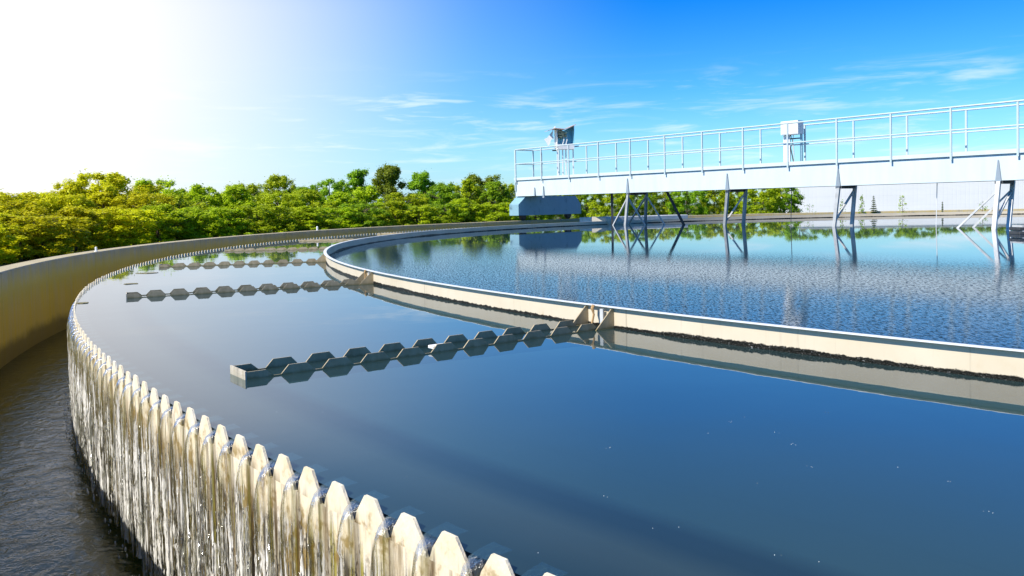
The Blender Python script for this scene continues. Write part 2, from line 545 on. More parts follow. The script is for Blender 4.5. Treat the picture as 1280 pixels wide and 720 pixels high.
def mat_grass():
    m, t = new_mat('grass')
    c = t.coord()
    n = t.noise(c, 0.15, 5, 0.6)
    n2 = t.noise(c, 9.0, 4, 0.7)
    col = t.mix(t.map(n, 0.3, 0.7), (0.05, 0.085, 0.012), (0.10, 0.12, 0.025))
    col = t.mix(t.map(n2, 0.4, 0.7, 0, 0.6), col, (0.035, 0.06, 0.01))
    t.out(t.new('ShaderNodeBsdfPrincipled', {'Base Color': col, 'Roughness': 0.9, 'Normal': t.bump(n2, 0.6, 0.05)}).outputs[0])
    return m


def mat_hall():
    m, t = new_mat('white_cladding')
    c = t.coord()
    x, y, z = t.sep(c)
    rib = t.math('PINGPONG', x, 0.3)
    seam = t.map(t.math('PINGPONG', t.math('ADD', z, 0.3), 0.75), 0.0, 0.03, 1, 0)
    n = t.noise(t.coord((0.3, 0.3, 1)), 0.6, 5, 0.6)
    col = t.mix(t.map(n, 0.3, 0.7), (0.70, 0.705, 0.72), (0.76, 0.76, 0.77))
    col = t.mix(t.math('MULTIPLY', seam, 0.25), col, (0.45, 0.47, 0.5))
    t.out(t.new('ShaderNodeBsdfPrincipled', {'Base Color': col, 'Roughness': 0.5, 'Normal': t.bump(t.map(rib, 0, 0.05), 0.4, 0.03)}).outputs[0])
    return m


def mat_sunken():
    """submerged ledge and false floor edge: brown silt, painted dark bands for shadow, pale silt further in"""
    m, t = new_mat('shadow_banded_ledge')
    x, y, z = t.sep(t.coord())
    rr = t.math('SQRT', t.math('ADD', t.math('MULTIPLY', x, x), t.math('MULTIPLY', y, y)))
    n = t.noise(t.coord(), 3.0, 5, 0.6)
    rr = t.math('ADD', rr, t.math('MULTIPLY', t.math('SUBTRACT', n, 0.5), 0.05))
    col = t.ramp(t.map(rr, 23.0, 24.0), [(0.0, (0.14, 0.21, 0.205)), (0.36, (0.14, 0.205, 0.20)), (0.46, (0.010, 0.016, 0.02)), (0.53, (0.012, 0.016, 0.02)), (0.64, (0.20, 0.16, 0.12)), (0.72, (0.17, 0.13, 0.10)), (0.86, (0.02, 0.025, 0.025))])  # dark stops paint the shadow band and the shade close to the weir
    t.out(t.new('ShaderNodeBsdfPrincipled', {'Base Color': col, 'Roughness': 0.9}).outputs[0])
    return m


M = dict(
    settled=mat_settled_water(), rippled=mat_rippled_water(), launder=mat_launder_water(),
    wall=mat_concrete('wall_concrete', (0.40, 0.35, 0.24), (0.52, 0.46, 0.33), (0.66, 0.45, 0.010), -0.15, 0.24, 0.95),  # ochre stain: olive algae pushed golden to carry the yellow flare
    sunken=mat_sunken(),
    ledge=mat_concrete('ledge_concrete', (0.20, 0.15, 0.10), (0.27, 0.20, 0.13), (0.16, 0.10, 0.05), -2.2, -1.6, 0.6),
    floor=mat_concrete('floor_concrete', (0.13, 0.20, 0.20), (0.17, 0.24, 0.23), (0.07, 0.10, 0.10), -9, -8, 0.2),
    pier=mat_concrete('pier_concrete', (0.55, 0.50, 0.40), (0.66, 0.60, 0.50), (0.30, 0.27, 0.18), -0.05, 0.06, 0.7),
    weir=mat_weir('weir_plate'), falls=mat_falls(), ring=mat_ring(),
    beam=mat_paint('pale_blue_paint', (0.60, 0.69, 0.72), 0.10, sc=0.9),
    rail=mat_paint('rail_paint', (0.50, 0.60, 0.63), 0.12),
    blue=mat_paint('blue_paint', (0.24, 0.41, 0.49), 0.95, dirt=(0.04, 0.075, 0.10), sc=1.9),
    cyan=mat_paint('cabinet_blue', (0.25, 0.62, 0.78), 0.25),
    white=mat_paint('white_paint', (0.80, 0.81, 0.80), 0.10),
    steel=simple('galvanised_steel', (0.60, 0.61, 0.60), 0.5, 0.1, 0.2, 4),
    spike=mat_paint('weathered_blue_grey', (0.27, 0.33, 0.38), 0.3),
    dark=simple('dark_steel', (0.06, 0.065, 0.07), 0.6, 0.2, 0.3, 5),
    rubber=simple('tyre_rubber', (0.05, 0.042, 0.035), 0.8, 0, 0.3, 6),
    trough=mat_trough(),
    rusty=simple('rusty_sheet', (0.62, 0.44, 0.36), 0.7, 0.0, 0.35, 6),
    machine=simple('greasy_machine', (0.42, 0.38, 0.22), 0.55, 0.1, 0.6, 14),
    strap=simple('rust_strap', (0.45, 0.28, 0.12), 0.7, 0, 0.3, 20),
    cloth=simple('white_sheeting', (0.82, 0.82, 0.80), 0.7, 0, 0.08, 6),
    bark=simple('bark', (0.10, 0.075, 0.05), 0.9, 0, 0.3, 9, 0.4),
    foam=simple('foam', (0.80, 0.82, 0.82), 0.2, 0, 0.05, 9),
    scum=simple('floating_scum', (0.20, 0.17, 0.07), 0.6, 0, 0.4, 20),
    grass=mat_grass(), hall=mat_hall(),
    roof=simple('grey_roof', (0.42, 0.43, 0.44), 0.6, 0, 0.1, 1),
    leaf_lime=mat_leaf('leaves_lime', (0.26, 0.36, 0.008), (0.48, 0.58, 0.010), (0.68, 0.74, 0.015)),
    leaf_flare=mat_leaf('leaves_flare', (0.50, 0.46, 0.006), (0.74, 0.69, 0.007), (0.88, 0.82, 0.012)),  # leaf colour yellowed to imitate the flare haze over the left trees
    leaf_mid=mat_leaf('leaves_mid', (0.13, 0.24, 0.010), (0.27, 0.43, 0.012), (0.44, 0.58, 0.016)),
    leaf_dark=mat_leaf('leaves_dark', (0.09, 0.13, 0.012), (0.20, 0.25, 0.016), (0.34, 0.38, 0.024)),
    needle=mat_leaf('needles', (0.02, 0.045, 0.018), (0.04, 0.075, 0.028), (0.07, 0.11, 0.035)),
)

# ------------------------------------------------------------------ ground, water, false tank floor
tag(MB().revolve([(900, GZ-0.3), (160, GZ-0.3), (60, GZ), (RO+0.30, GZ)], n=160, closed=False).build('ground', M['grass'], loc=CEN, recalc=False), kind='structure')
fl = MB().revolve([(23.14, -0.0622), (22.6, -0.0700), (RI, -0.12), (20.0, -0.75), (0.01, -0.75)], n=240, closed=False).build('false_floor', M['sunken'], loc=CEN, recalc=False)  # added false floor near the surface, standing for how deep the murk shows
tag(fl, kind='structure')
tag(MB().revolve([(RW-0.012, WL), (22.5, WL), (RI-0.02, WL)], n=720, closed=False).build('settled_water', M['settled'], loc=CEN, recalc=False), kind='structure')
tag(MB().revolve([(RI-0.033, WL), (16, WL), (8, WL), (0.02, WL)], n=360, closed=False).build('inner_water', M['rippled'], loc=CEN, recalc=False), kind='structure')
tag(MB().revolve([(RO-0.001, LW), (24.4, LW), (23.915, LW)], n=720, closed=False).build('launder_water', M['launder'], loc=CEN, recalc=False), kind='structure')
tag(MB().revolve([(23.80, -1.45), (25.0, -1.45)], n=240, closed=False).build('launder_floor', M['ledge'], loc=CEN), kind='structure')

# ------------------------------------------------------------------ outer wall
wall = MB().revolve([(RO, -1.50), (RO, ZW-0.012), (RO+0.012, ZW), (RO+0.288, ZW), (RO+0.30, ZW-0.012), (RO+0.30, -1.50)], n=720).build('outer_wall', M['wall'], loc=CEN)
tag(wall, 'low curved concrete wall with inner face yellowed by algae and flare, ringing the whole tank', 'wall')
for px, row, lab in ((118, 314.6, 'short white peg on the wall coping, the one nearest the left trees'),
                     (395, 288.0, 'short white peg on the wall coping, behind the farthest troughs')):
    p = pix(px, row, z=ZW)
    r = Vector((p.x-CX, p.y-CY, 0)).normalized()
    p = Vector((CX, CY, ZW))+r*(RO+0.06)
    pg = MB()
    hgt = 0.085 if px < 200 else 0.13
    pg.tube([(0, 0, 0), (0, 0, hgt*0.85), (0, 0, hgt)], [0.020, 0.020, 0.014] if px < 200 else [0.03, 0.03, 0.02], 8)
    pg.tube([(0, 0, 0), (0, 0, 0.012)], 0.034, 8)
    o = pg.build('wall_peg', M['white'], loc=p)
    tag(o, lab, 'peg', 'pegs on the wall coping')

# ------------------------------------------------------------------ weir with its teeth
weir = thing('overflow_weir', 'long curved cream weir with picket shaped teeth, streaked by spilling water', 'weir', CEN)
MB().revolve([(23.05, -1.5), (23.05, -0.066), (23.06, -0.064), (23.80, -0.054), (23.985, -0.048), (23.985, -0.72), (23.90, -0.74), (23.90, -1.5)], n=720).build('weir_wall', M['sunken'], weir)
NOTCH = -0.078
HALF = RW*DTH/2
TOOTH = [(-0.081, NOTCH), (-0.066, -0.040), (-0.026, ZT-0.001), (0.026, ZT-0.001), (0.066, -0.040), (0.081, NOTCH)]
FIRST, LAST = -8, 91
plate = MB()
plate.revolve([(RW-0.009, NOTCH), (RW, NOTCH), (RW, -0.30), (RW, -0.76), (RW-0.009, -0.76)], n=NT_, closed=True)
def tooth_mesh(mb, th, s=1.0, dz=0.0):
    c, sn = math.cos(th), math.sin(th)
    poly = [(a*s, b if b == NOTCH else b+dz) for a, b in TOOTH]
    # local frame: tangent, z, outward normal
    tang, out = Vector((-sn, c, 0)), Vector((c, sn, 0))
    mb.prism(poly, out*(RW-0.009), tang, (0, 0, 1), out, 0.0091)
for k in range(NT_):
    if FIRST <= k <= LAST:
        continue
    tooth_mesh(plate, TH0-DTH*k, 1, rnd.uniform(-0.003, 0.003))
plate.build('notched_plate', M['weir'], weir)
for k in range(FIRST, LAST+1):
    mb = MB()
    tooth_mesh(mb, TH0-DTH*k+rnd.uniform(-0.00012, 0.00012), rnd.uniform(0.93, 1.03), rnd.uniform(-0.006, 0.005))
    mb.build('tooth', M['weir'], weir)

# ------------------------------------------------------------------ spilling water
def nappe(mb, th, rows, cols, rr, wide=1.0):
    """one stream through a notch: arches out, then falls close to the plate and breaks up"""
    flip = rr.uniform(-1, 1)
    zs, Rs, wd, dp, lat = [], [], [], [], []
    end = -0.80-rr.random()*0.13
    path = [(-0.10, WL-0.001), (-0.05, WL-0.003), (-0.012, WL-0.009), (0.010, WL-0.024), (0.024, WL-0.052), (0.033, WL-0.090), (0.037, WL-0.135)]
    thr = rr.uniform(0.75, 1.25)
    for a, z in path:
        Rs.append(RW+max(a*thr, a) if a > 0 else RW+a)
        zs.append(z)
    z = zs[-1]
    n = rows-len(path)
    for i in range(n):
        f = (i+1)/n
        zs.append(z+(end-z)*f)
        Rs.append(RW+0.037*thr-0.010*f+rr.uniform(-0.0022, 0.0022)*min(1, f*3))
    la = 0
    for i, z in enumerate(zs):
        f = max(0.0, min(1.0, (WL-0.01-z)/0.75))
        if i < 3:
            wd.append((0.040, 0.036, 0.032)[i]*wide)
            dp.append(0.002+0.004*i)
        else:
            wd.append((0.030-0.010*math.sin(min(1, f*4)*PI)+0.026*f+rr.uniform(-0.0025, 0.0025)*min(1, f*4))*wide)
            dp.append(0.016-0.004*f)
        la += rr.uniform(-0.0016, 0.0016)*min(1, f*4)
        lat.append(la+flip*0.012*f)
    vs = []
    ph = [rr.uniform(-0.004, 0.004) for _ in range(cols)]
    for z, R, wv, dv, lv in zip(zs, Rs, wd, dp, lat):
        f = max(0.0, min(1.0, (WL-0.05-z)/0.4))
        for j in range(cols):
            u = -1+2*j/(cols-1)
            bulge = (1-u*u)*dv+(ph[j]+rr.uniform(-0.0016, 0.0016))*f
            t = th+(u*wv+lv)/RW
            Rv = R+bulge-(0.010 if abs(u) > 0.99 and z < WL-0.02 else 0)
            vs.append((Rv*math.cos(t), Rv*math.sin(t), z))
    fs = [(i*cols+j, i*cols+j+1, (i+1)*cols+j+1, (i+1)*cols+j) for i in range(len(zs)-1) for j in range(cols-1)]
    mb.add(vs, fs)

def strand(mb, th, rr):
    """thin separate thread of water"""
    z0 = rr.uniform(-0.16, -0.40)
    z1 = rr.uniform(-0.70, -0.92)
    R = RW+rr.uniform(0.010, 0.05)
    r = rr.uniform(0.0015, 0.0055)
    pts, rad = [], []
    off = 0
    n = 12
    for i in range(n+1):
        f = i/n
        off += rr.uniform(-0.0012, 0.0012)
        t = th+off/RW
        pts.append((R*math.cos(t), R*math.sin(t), z0+(z1-z0)*f))
        rad.append(r*(0.4+0.6*math.sin(min(1, f*4)*PI/2))*rr.uniform(0.6, 1.5)*(1.0 if i < n else 0.3))
    mb.tube(pts, rad, 5)

falls = MB()
rf = random.Random(3)
for k in range(NT_):
    near = -14 <= k <= 48
    th = TH0-DTH*(k+0.5)
    nappe(falls, th, 44 if near else 14, 9 if near else 4, rf, rf.uniform(0.85, 1.15))
    if near:
        for q in range(9):
            strand(falls, th+rf.uniform(-0.5, 0.5)*DTH, rf)
        for q in range(6):      # drops and splashes under the streams
            t = th+rf.uniform(-0.5, 0.5)*DTH
            R = RW+rf.uniform(0.0, 0.11)
            z = rf.uniform(-0.93, -0.74)
            s = rf.uniform(0.002, 0.007)
            falls.tube([(R*math.cos(t), R*math.sin(t), z+s*2), (R*math.cos(t), R*math.sin(t), z), (R*math.cos(t), R*math.sin(t), z-s*2)], [s*0.3, s, s*0.3], 5)
tag(falls.build('falling_water', M['falls'], loc=CEN, smooth=True, recalc=False), 'thin streams of water spilling through the weir notches into the channel', 'water', kind='stuff')

# ------------------------------------------------------------------ inner ring
ring = thing('inner_ring', 'large cream painted ring with a narrow rim and black algae fringe around the rippled water', 'ring wall', CEN)
MB().revolve([(RI-0.034, -0.40), (RI-0.034, ZR-0.0069), (RI-0.022, ZR-0.0069), (RI-0.022, -0.40)], n=720).build('ring_plate', M['ring'], ring)
MB().revolve([(RI-0.038, ZR-0.0065), (RI-0.038, ZR-0.001), (RI-0.037, ZR), (RI+0.013, ZR), (RI+0.013, ZR-0.003), (RI-0.015, ZR-0.0065)], n=720).build('rim_flange', M['white'], ring)

# ------------------------------------------------------------------ radial troughs
THA, DA = -2.4976, 0.206605
TL = ['nearest serrated trough with tall open teeth, running from the ring into the dark foreground water',
      'second nearest serrated trough, lying alone across the pale water left of the ring',
      'thin serrated trough third from the camera, just left of the ring tip',
      'fourth serrated trough from the camera, lying over the green tree reflection',
      'fifth serrated trough from the camera, bright and close under the far weir',
      'distant serrated trough just showing above the ring rim',
      'distant serrated trough hidden mostly by the ring rim',
      'distant serrated trough hidden mostly by the ring rim']
W2, PIT = 0.11, 0.252
for i in range(8):
    th = THA-DA*i
    tr = thing('serrated_trough', TL[i], 'trough', CEN, th, 'serrated troughs between ring and weir')
    L0, L1 = RI+0.03, RA
    top, bot, lo = 0.030, -0.014, -0.13
    for s in (-1, 1):
        pts = [(L0, lo), (L1, lo), (L1, top-0.010), (L1-0.10, top-0.010)]
        a = L1-0.10
        pts += [(a-0.040, bot)]
        n = 0
        while a-0.045-PIT > L0:
            b = a-0.045-0.035
            pts += [(b, bot), (b-0.042, top), (b-0.042-0.10, top), (b-0.042-0.10-0.040, bot)]
            a = b-0.042-0.10-0.040+0.045-0.008
        pts += [(L0, bot)]
        MB().prism(pts, (0, s*W2-0.004, 0), (1, 0, 0), (0, 0, 1), (0, 1, 0), 0.008).build('toothed_side', M['trough'], tr)
    MB().box(L1, L1+0.008, -W2-0.004, W2+0.004, lo, top-0.006).build('end_plate', M['pier'], tr)
    MB().box(L0, L1, -W2+0.004, W2-0.004, lo+0.002, lo+0.010).build('trough_bottom', M['trough'], tr)
    for s in (-1, 1):
        MB().prism([(RI-0.0215, ZR-0.012), (RI+0.0, ZR-0.012), (RI+0.15, WL-0.004), (RI+0.15, WL-0.05), (RI-0.0215, WL-0.05)], (0, s*0.13-0.004, 0), (1, 0, 0), (0, 0, 1), (0, 1, 0), 0.008).build('gusset', M['trough'], tr)
    if i < 2:
        MB().tube([(RI+0.024, -0.02, ZR+0.004), (RI+0.034, -0.022, ZR-0.02), (RI+0.03, -0.012, ZR-0.06), (RI+0.04, -0.03, -0.03)], [0.012, 0.012, 0.008, 0.008], 6).build('drip_strap', M['strap'], tr)
        MB().box(RI+0.0, RI+0.012, 0.03, 0.06, -0.03, ZR-0.02).build('clamp_plate', M['steel'], tr)
o = MB().frame_box(pix(548, 434, z=-0.003), Vector((0.8, 0.6, 0)), Vector((-0.6, 0.8, 0)), (0, 0, 1), -0.055, 0.05, -0.03, 0.03, -0.004, 0.016, 0.004).build('foam_block', M['cloth'])
tag(o, 'small white flat block lodged between teeth of the nearest trough', 'block')

# ------------------------------------------------------------------ bridge
Y0 = 36.9
bA, bB, bC = 0.007445066990435984, 0.034023946107421744, 0.02945491392610671
P0 = Vector((bA*Y0, Y0, 0))
STEP = Vector((bC*Y0, -bB*Y0, 0))
SP = STEP.length
DIR = STEP.normalized()                    # outward end to centre
NRM = Vector((-DIR.y, DIR.x, 0))           # to the far side
if NRM.y < 0:
    NRM = -NRM
UP = Vector((0, 0, 1))
WB = 0.90
ZB, ZD, ZH = 1.245, 2.05, 3.30
NP = 16
LEN = SP*NP
bridge = thing('scraper_bridge', 'long white walkway bridge with railings on steel legs, spanning the rippled water', 'bridge', P0)
def bb(a0, a1, n0, n1, z0, z1, bev=0.0, mb=None):
    return (mb or MB()).frame_box((0, 0, 0), DIR, NRM, UP, a0, a1, n0, n1, z0, z1, bev)
EA = -0.12
for s, nm in ((0, 'side_beam'), (1, 'side_beam')):
    n0 = 0.0 if s == 0 else WB-0.012
    mb = bb(EA, LEN, n0, n0+0.012, ZB+0.012, ZD-0.10)
    f0 = -0.0 if s == 0 else WB-0.12
    bb(EA, LEN, f0, f0+0.12, ZB, ZB+0.0119, mb=mb)
    mb.build(nm, M['beam'], bridge)
    f0 = -0.06 if s == 0 else WB-0.05
    bb(EA-0.03, LEN, f0, f0+0.11, ZD-0.0995, ZD+0.015, mb=MB()).build('edge_channel', M['beam'], bridge)
bb(EA, LEN, 0.0505, WB-0.0505, ZD-0.03, ZD, mb=MB()).build('walkway_deck', M['steel'], bridge)
bb(EA, EA+0.012, 0.0125, WB-0.0125, ZB+0.012, ZD-0.10, mb=MB()).build('end_plate', M['beam'], bridge)
for n0 in (0.0, WB):
    out = -1 if n0 == 0 else 1
    off = n0+out*0.082
    for i in range(NP):
        a = i*SP
        mb = MB()
        mb.frame_box((0, 0, 0), DIR, NRM, UP, a-0.025, a+0.025, off-0.02, off+0.02, ZD-0.19, ZH-0.02)
        mb.build('rail_post', M['rail'], bridge)
    mb = MB()
    q = lambda a, z: DIR*a+NRM*off+UP*z
    mb.tube([q(0, ZH), q(NP*SP-0.5, ZH)], 0.026, 10)
    mb.build('hand_rail', M['rail'], bridge)
    mb = MB()
    mb.tube([q(0, ZD+0.62), q(NP*SP-0.5, ZD+0.62)], 0.021, 8)
    mb.build('middle_rail', M['rail'], bridge)
# end rails across the outer end
for z, r in ((ZH, 0.026), (ZD+0.62, 0.021)):
    MB().tube([NRM*-0.082+UP*z, NRM*(WB+0.082)+UP*z], r, 8).build('end_rail', M['rail'], bridge)
MB().frame_box((0, 0, 0), DIR, NRM, UP, -0.09, -0.045, -0.075, -0.035, ZB+0.25, ZH-0.01).build('end_post', M['rail'], bridge)
MB().tube([DIR*0.62+NRM*(WB+0.02)+UP*(ZD+0.01), DIR*0.62+NRM*(WB+0.02)+UP*(ZH-0.12)], 0.03, 8).build('short_pole', M['steel'], bridge)

# carriage on the wall
ct = thing('wheel_carriage', 'x', 'x')
ct.parent = bridge
for kk in ('label', 'category'):
    del ct[kk]
ct.name = 'wheel_carriage'
cpos = P0+DIR*(-0.05)+NRM*(WB/2)
rad = Vector((cpos.x-CX, cpos.y-CY, 0)).normalized()
cpos = Vector((CX, CY, 0))+rad*(RO+0.15)
tang = Vector((-rad.y, rad.x, 0))
if tang.x < 0:
    tang = -tang
cpos += tang*1.2
ct.location = cpos-P0
CB, CT_ = 0.40, 1.24
HL = 1.98
poly = [(-HL, CB), (HL, CB), (HL, CT_-0.42), (HL-0.36, CT_), (-HL+0.45, CT_), (-HL, CT_-0.36)]
MB().prism(poly, -rad*0.30, tang, UP, rad, 0.60).build('carriage_body', M['blue'], ct)
for s in (-1.48, 1.38):
    c = tang*s+UP*(ZW+0.175)
    wm = MB()
    N = 24
    prof = [(-0.07, 0.10), (-0.07, 0.160), (-0.055, 0.173), (0.055, 0.173), (0.07, 0.160), (0.07, 0.10)]
    vs = []
    for k in range(N):
        an = 2*PI*k/N
        for d, r in prof:
            vs.append(c+rad*d+(tang*math.cos(an)+UP*math.sin(an))*r)
    m6 = len(prof)
    wm.add(vs, [(k*m6+j, ((k+1) % N)*m6+j, ((k+1) % N)*m6+j+1, k*m6+j+1) for k in range(N) for j in range(m6-1)])
    wo = wm.build('wheel', M['rubber'], ct)
    MB().tube([c-rad*0.075, c+rad*0.075], 0.102, 16).build('wheel_hub', M['dark'], wo)
    for e in (-1, 1):
        MB().frame_box(c, tang, rad, UP, -0.14, 0.14, e*0.085-0.008, e*0.085+0.008, -0.05, CB-ZW-0.175).build('wheel_fork', M['dark'], ct)
# spiky web stiffeners above the carriage and the legs
def stiff(a, z0, z1, w0=0.07):
    MB().prism([(-w0, z0), (w0, z0), (0.010, z1), (-0.010, z1)], DIR*a-NRM*0.02, DIR, UP, -NRM, 0.03).build('stiffener', M['spike'], bridge)

def bpar(px, n=0.0):
    """distance along the bridge whose line (offset n to the far side) shows at pixel column px"""
    q = (px-640)/FPX
    o = P0+NRM*n
    return (q*o.y-o.x)/(DIR.x-q*DIR.y)
stiff(bpar(670), ZB+0.02, ZB+0.36, 0.05)
stiff(bpar(681), ZB-0.10, ZB+0.40, 0.055)

def loc(p):
    return Vector(p)-P0

def leg_set(near_top, near_foot, far_top, far_foot, braces, r=0.055, foot=-0.6, spike=0.55):
    """near and far leg of a scraper arm with pins into the water; pixel columns measured"""
    out = []
    for (tp, ft, n) in ((near_top, near_foot, 0.02), (far_top, far_foot, WB-0.02)):
        a = bpar(tp, n)
        top = DIR*a+NRM*n+UP*(ZB-0.002)
        f = loc(pix(*ft, z=WL))
        d = (f-top)
        bot = top+d*((foot-top.z)/(f.z-top.z))
        MB().bar(top, bot, 0.10, 0.085, up=NRM).build('leg', M['steel'], bridge)
        out.append((top, f))
    a = bpar(near_top, 0.0)
    stiff(a, ZB-0.02, ZB+spike, 0.075)
    MB().frame_box((0, 0, 0), DIR, NRM, UP, a-0.10, a+0.10, -0.001, WB, ZB-0.085, ZB-0.003).build('cross_member', M['dark'], bridge)
    for (h0, f0, q0), (h1, f1, q1) in braces:
        pt = []
        for h, f, q in ((h0, f0, q0), (h1, f1, q1)):
            if h == 'n':
                pt.append(out[0][0].lerp(out[0][1], f))
            elif h == 'f':
                pt.append(out[1][0].lerp(out[1][1], f))
            else:
                v = loc(pix(f, q, z=WL))
                pt.append(v)
        p, q = pt
        if abs(q.z-WL) < 1e-3:
            q = q+(q-p).normalized()*0.5
        MB().bar(p, q, 0.06, 0.05).build('brace', M['steel'], bridge)

leg_set(786, (781.8, 281.5), 809, (806.5, 279.5),
        [(('n', 0.14, 0), ('w', 766.7, 281.5)), (('n', 0.14, 0), ('w', 806, 281)), (('f', 0.1, 0), ('w', 785.5, 280)), (('f', 0.1, 0), ('w', 830.7, 280.5))])
leg_set(910.5, (906, 281.8), 933, (929.3, 281), [(('f', 0.08, 0), ('n', 0.92, 0))])
leg_set(1049, (1042.7, 283.2), 1069.5, (1064.7, 282), [(('f', 0.08, 0), ('n', 0.86, 0))])
leg_set(1249, (1242.8, 286.5), 1266.8, (1260.7, 284.8), [(('f', 0.2, 0), ('n', 0.86, 0)), (('n', 0.2, 0), ('w', 1197, 285)), (('f', 0.18, 0), ('w', 1216.6, 284))])
for (tp, bt, n) in ((765.5, (765.5, 273.5), 0.5), (834.4, (851, 273.5), 0.7)):
    top = DIR*bpar(tp, n)+NRM*n+UP*ZB
    Y = (top+P0).y
    b = loc(pix(*bt, Y=Y+0.2))
    MB().bar(top, b+(b-top).normalized()*0.5, 0.09, 0.07).build('scraper_arm', M['dark'], bridge)
for px, nn, mm, r in ((990, 0.45, 'dark', 0.011), (1172, 0.45, 'white', 0.011)):
    a = bpar(px, nn)
    MB().tube([DIR*a+NRM*nn+UP*ZB, DIR*(a-0.04)+NRM*nn+UP*(-0.3)], r, 6).build('hanging_cable', M[mm], bridge)

# switch cabinet with torn cover at the outer end; it is turned to face along the tank
a = bpar(709, 0.55)
cab = thing('switch_cabinet', 'open blue switch cabinet with a warped rusty roof, raised on thin posts', 'cabinet', P0+DIR*a+NRM*0.5+UP*ZD, math.radians(12))
def cb(a0, a1, n0, n1, z0, z1, mb=None):
    return (mb or MB()).frame_box((0, 0, 0), DIR, NRM, UP, a0, a1, n0, n1, z0, z1)
def lb(x0, x1, y0, y1, z0, z1, mb=None):
    return (mb or MB()).box(x0, x1, y0, y1, z0, z1)
CW = 0.36
LY = Vector((0, 1, 0))
MB().prism([(-CW, 1.34), (CW, 1.34), (CW, 2.10), (0.02, 1.93), (-CW, 1.96)], (0, 0.24, 0), (1, 0, 0), UP, LY, 0.012).build('back_panel', M['cyan'], cab)
lb(-CW-0.022, -CW, -0.16, 0.252, 1.20, 1.96).build('side_panel', M['white'], cab)
lb(CW, CW+0.012, -0.20, 0.252, 1.30, 2.10).build('side_panel', M['cyan'], cab)
lb(-CW, CW+0.012, -0.16, 0.2399, 1.12, 1.335).build('base_box', M['white'], cab)
mb = MB()
for q in range(16):
    x, z = rnd.uniform(-0.30, 0.02), rnd.uniform(1.58, 1.84)
    lb(x, x+rnd.uniform(0.06, 0.2), rnd.uniform(-0.08, 0.05), 0.23-q*0.001, z, z+rnd.uniform(0.05, 0.12), mb)
mb.build('switch_gear', M['machine'], cab)
MB().prism([(-0.80, 1.90), (-0.48, 2.01), (-0.05, 1.97), (CW+0.06, 2.16), (CW+0.06, 2.13), (-0.05, 1.94), (-0.48, 1.98), (-0.80, 1.885)], (0, -0.28, 0), (1, 0, 0), UP, LY, 0.56).build('warped_roof', M['rusty'], cab)
for x in (-0.33, -0.10, 0.04, 0.36):
    lb(x-0.022, x+0.022, -0.02, 0.03, 0.0, 1.12).build('support_post', M['white'], cab)
for x in (-0.12, 0.02):
    MB().tube([(x, -0.1, 1.33), (x+0.05, -0.12, 1.50), (x+0.08, 0.0, 1.66)], 0.022, 6).build('cable', M['white'], cab)
MB().bar((-0.55, 0, 1.08), (-0.38, 0, 1.08), 0.05, 0.05).build('bracket', M['dark'], cab)
a2 = DIR*a+NRM*0.5+UP*(ZD+1.32)+Vector((-0.72, -0.1, 0))
fl_ = MB()
fl_.prism([(-0.16, 0.25), (-0.02, 0.30), (0.10, 0.46), (0.24, 0.62), (0.20, 0.38), (0.26, 0.28), (0.14, 0.22), (0.08, 0.02), (0.0, -0.05), (-0.06, 0.1)], (0, 0, 0), (1, 0, 0), UP, (0, 1, 0), 0.02)
for d in range(1):
    fl_.prism([(0.18, 0.60), (0.24, 0.62), (0.34, 0.76), (0.30, 0.78)], (0, 0, 0), (1, 0, 0), UP, (0, 1, 0), 0.015)
o = fl_.build('torn_cover', M['cloth'], loc=P0+a2)
tag(o, 'torn white sheet hanging from the corner of the rusty cabinet roof', 'sheet')

# white control box further along
a = bpar(991.5, 0.55)
bx = thing('control_box', 'white closed control box standing on thin legs behind the railing', 'control box', P0+DIR*a+NRM*0.55+UP*ZD)
cb(-0.31, 0.31, -0.17, 0.17, 0.93, 1.37).build('box_body', M['white'], bx)
cb(-0.29, 0.29, -0.180, -0.1702, 0.95, 1.35).build('box_door', M['white'], bx)
cb(-0.31, -0.08, -0.02, 0.04, 0.0, 0.92).build('back_plate', M['white'], bx)
cb(0.27, 0.33, 0.02, 0.08, 0.0, 0.92).build('support_post', M['blue'], bx)
cb(-0.10, 0.27, 0.02, 0.05, 0.78, 0.82).build('cross_bar', M['dark'], bx)
MB().tube([DIR*-0.05+UP*0.92, DIR*0.02+UP*0.7, DIR*-0.06+UP*0.5, DIR*0.05+UP*0.0], 0.018, 6).build('cable', M['dark'], bx)
MB().tube([DIR*0.04+UP*0.92, DIR*0.03+UP*0.6, DIR*0.06+UP*0.3, DIR*0.06+UP*0.0], 0.016, 6).build('cable', M['steel'], bx)

# scum box under the outer end of the bridge, hugging the ring
pL, pR = pix(744, 280.5, z=WL), pix(872, 279.3, z=WL)
thL, thR = math.atan2(pL.y-CY, pL.x-CX), math.atan2(pR.y-CY, pR.x-CX)
d = (Vector((pR.x, pR.y, 0))-Vector((pL.x, pL.y, 0)))
pR = Vector((pL.x, pL.y, 0))+Vector((0.80, 0.60, 0)).normalized()*0
rb = Vector((math.cos(thL), math.sin(thL), 0))
tb = Vector((-rb.y, rb.x, 0))
if tb.x < 0:
    tb = -tb
so = Vector((pL.x, pL.y, 0))
scb = thing('scum_box', 'concrete scum box with a sloping pale end, rising from the water under the bridge', 'scum box', so)
n_len = 1.75
ux = Vector((0.87, 0.5, 0)).normalized()
uy = Vector((-ux.y, ux.x, 0))
MB().frame_box((0, 0, 0), ux, uy, UP, 0.02, 5.45, 0.345, 1.2, -0.5, 0.27, 0.02).build('trough_wall', M['steel'], scb)
vx = Vector((0.98, -0.20, 0)).normalized()
vy = Vector((-vx.y, vx.x, 0))
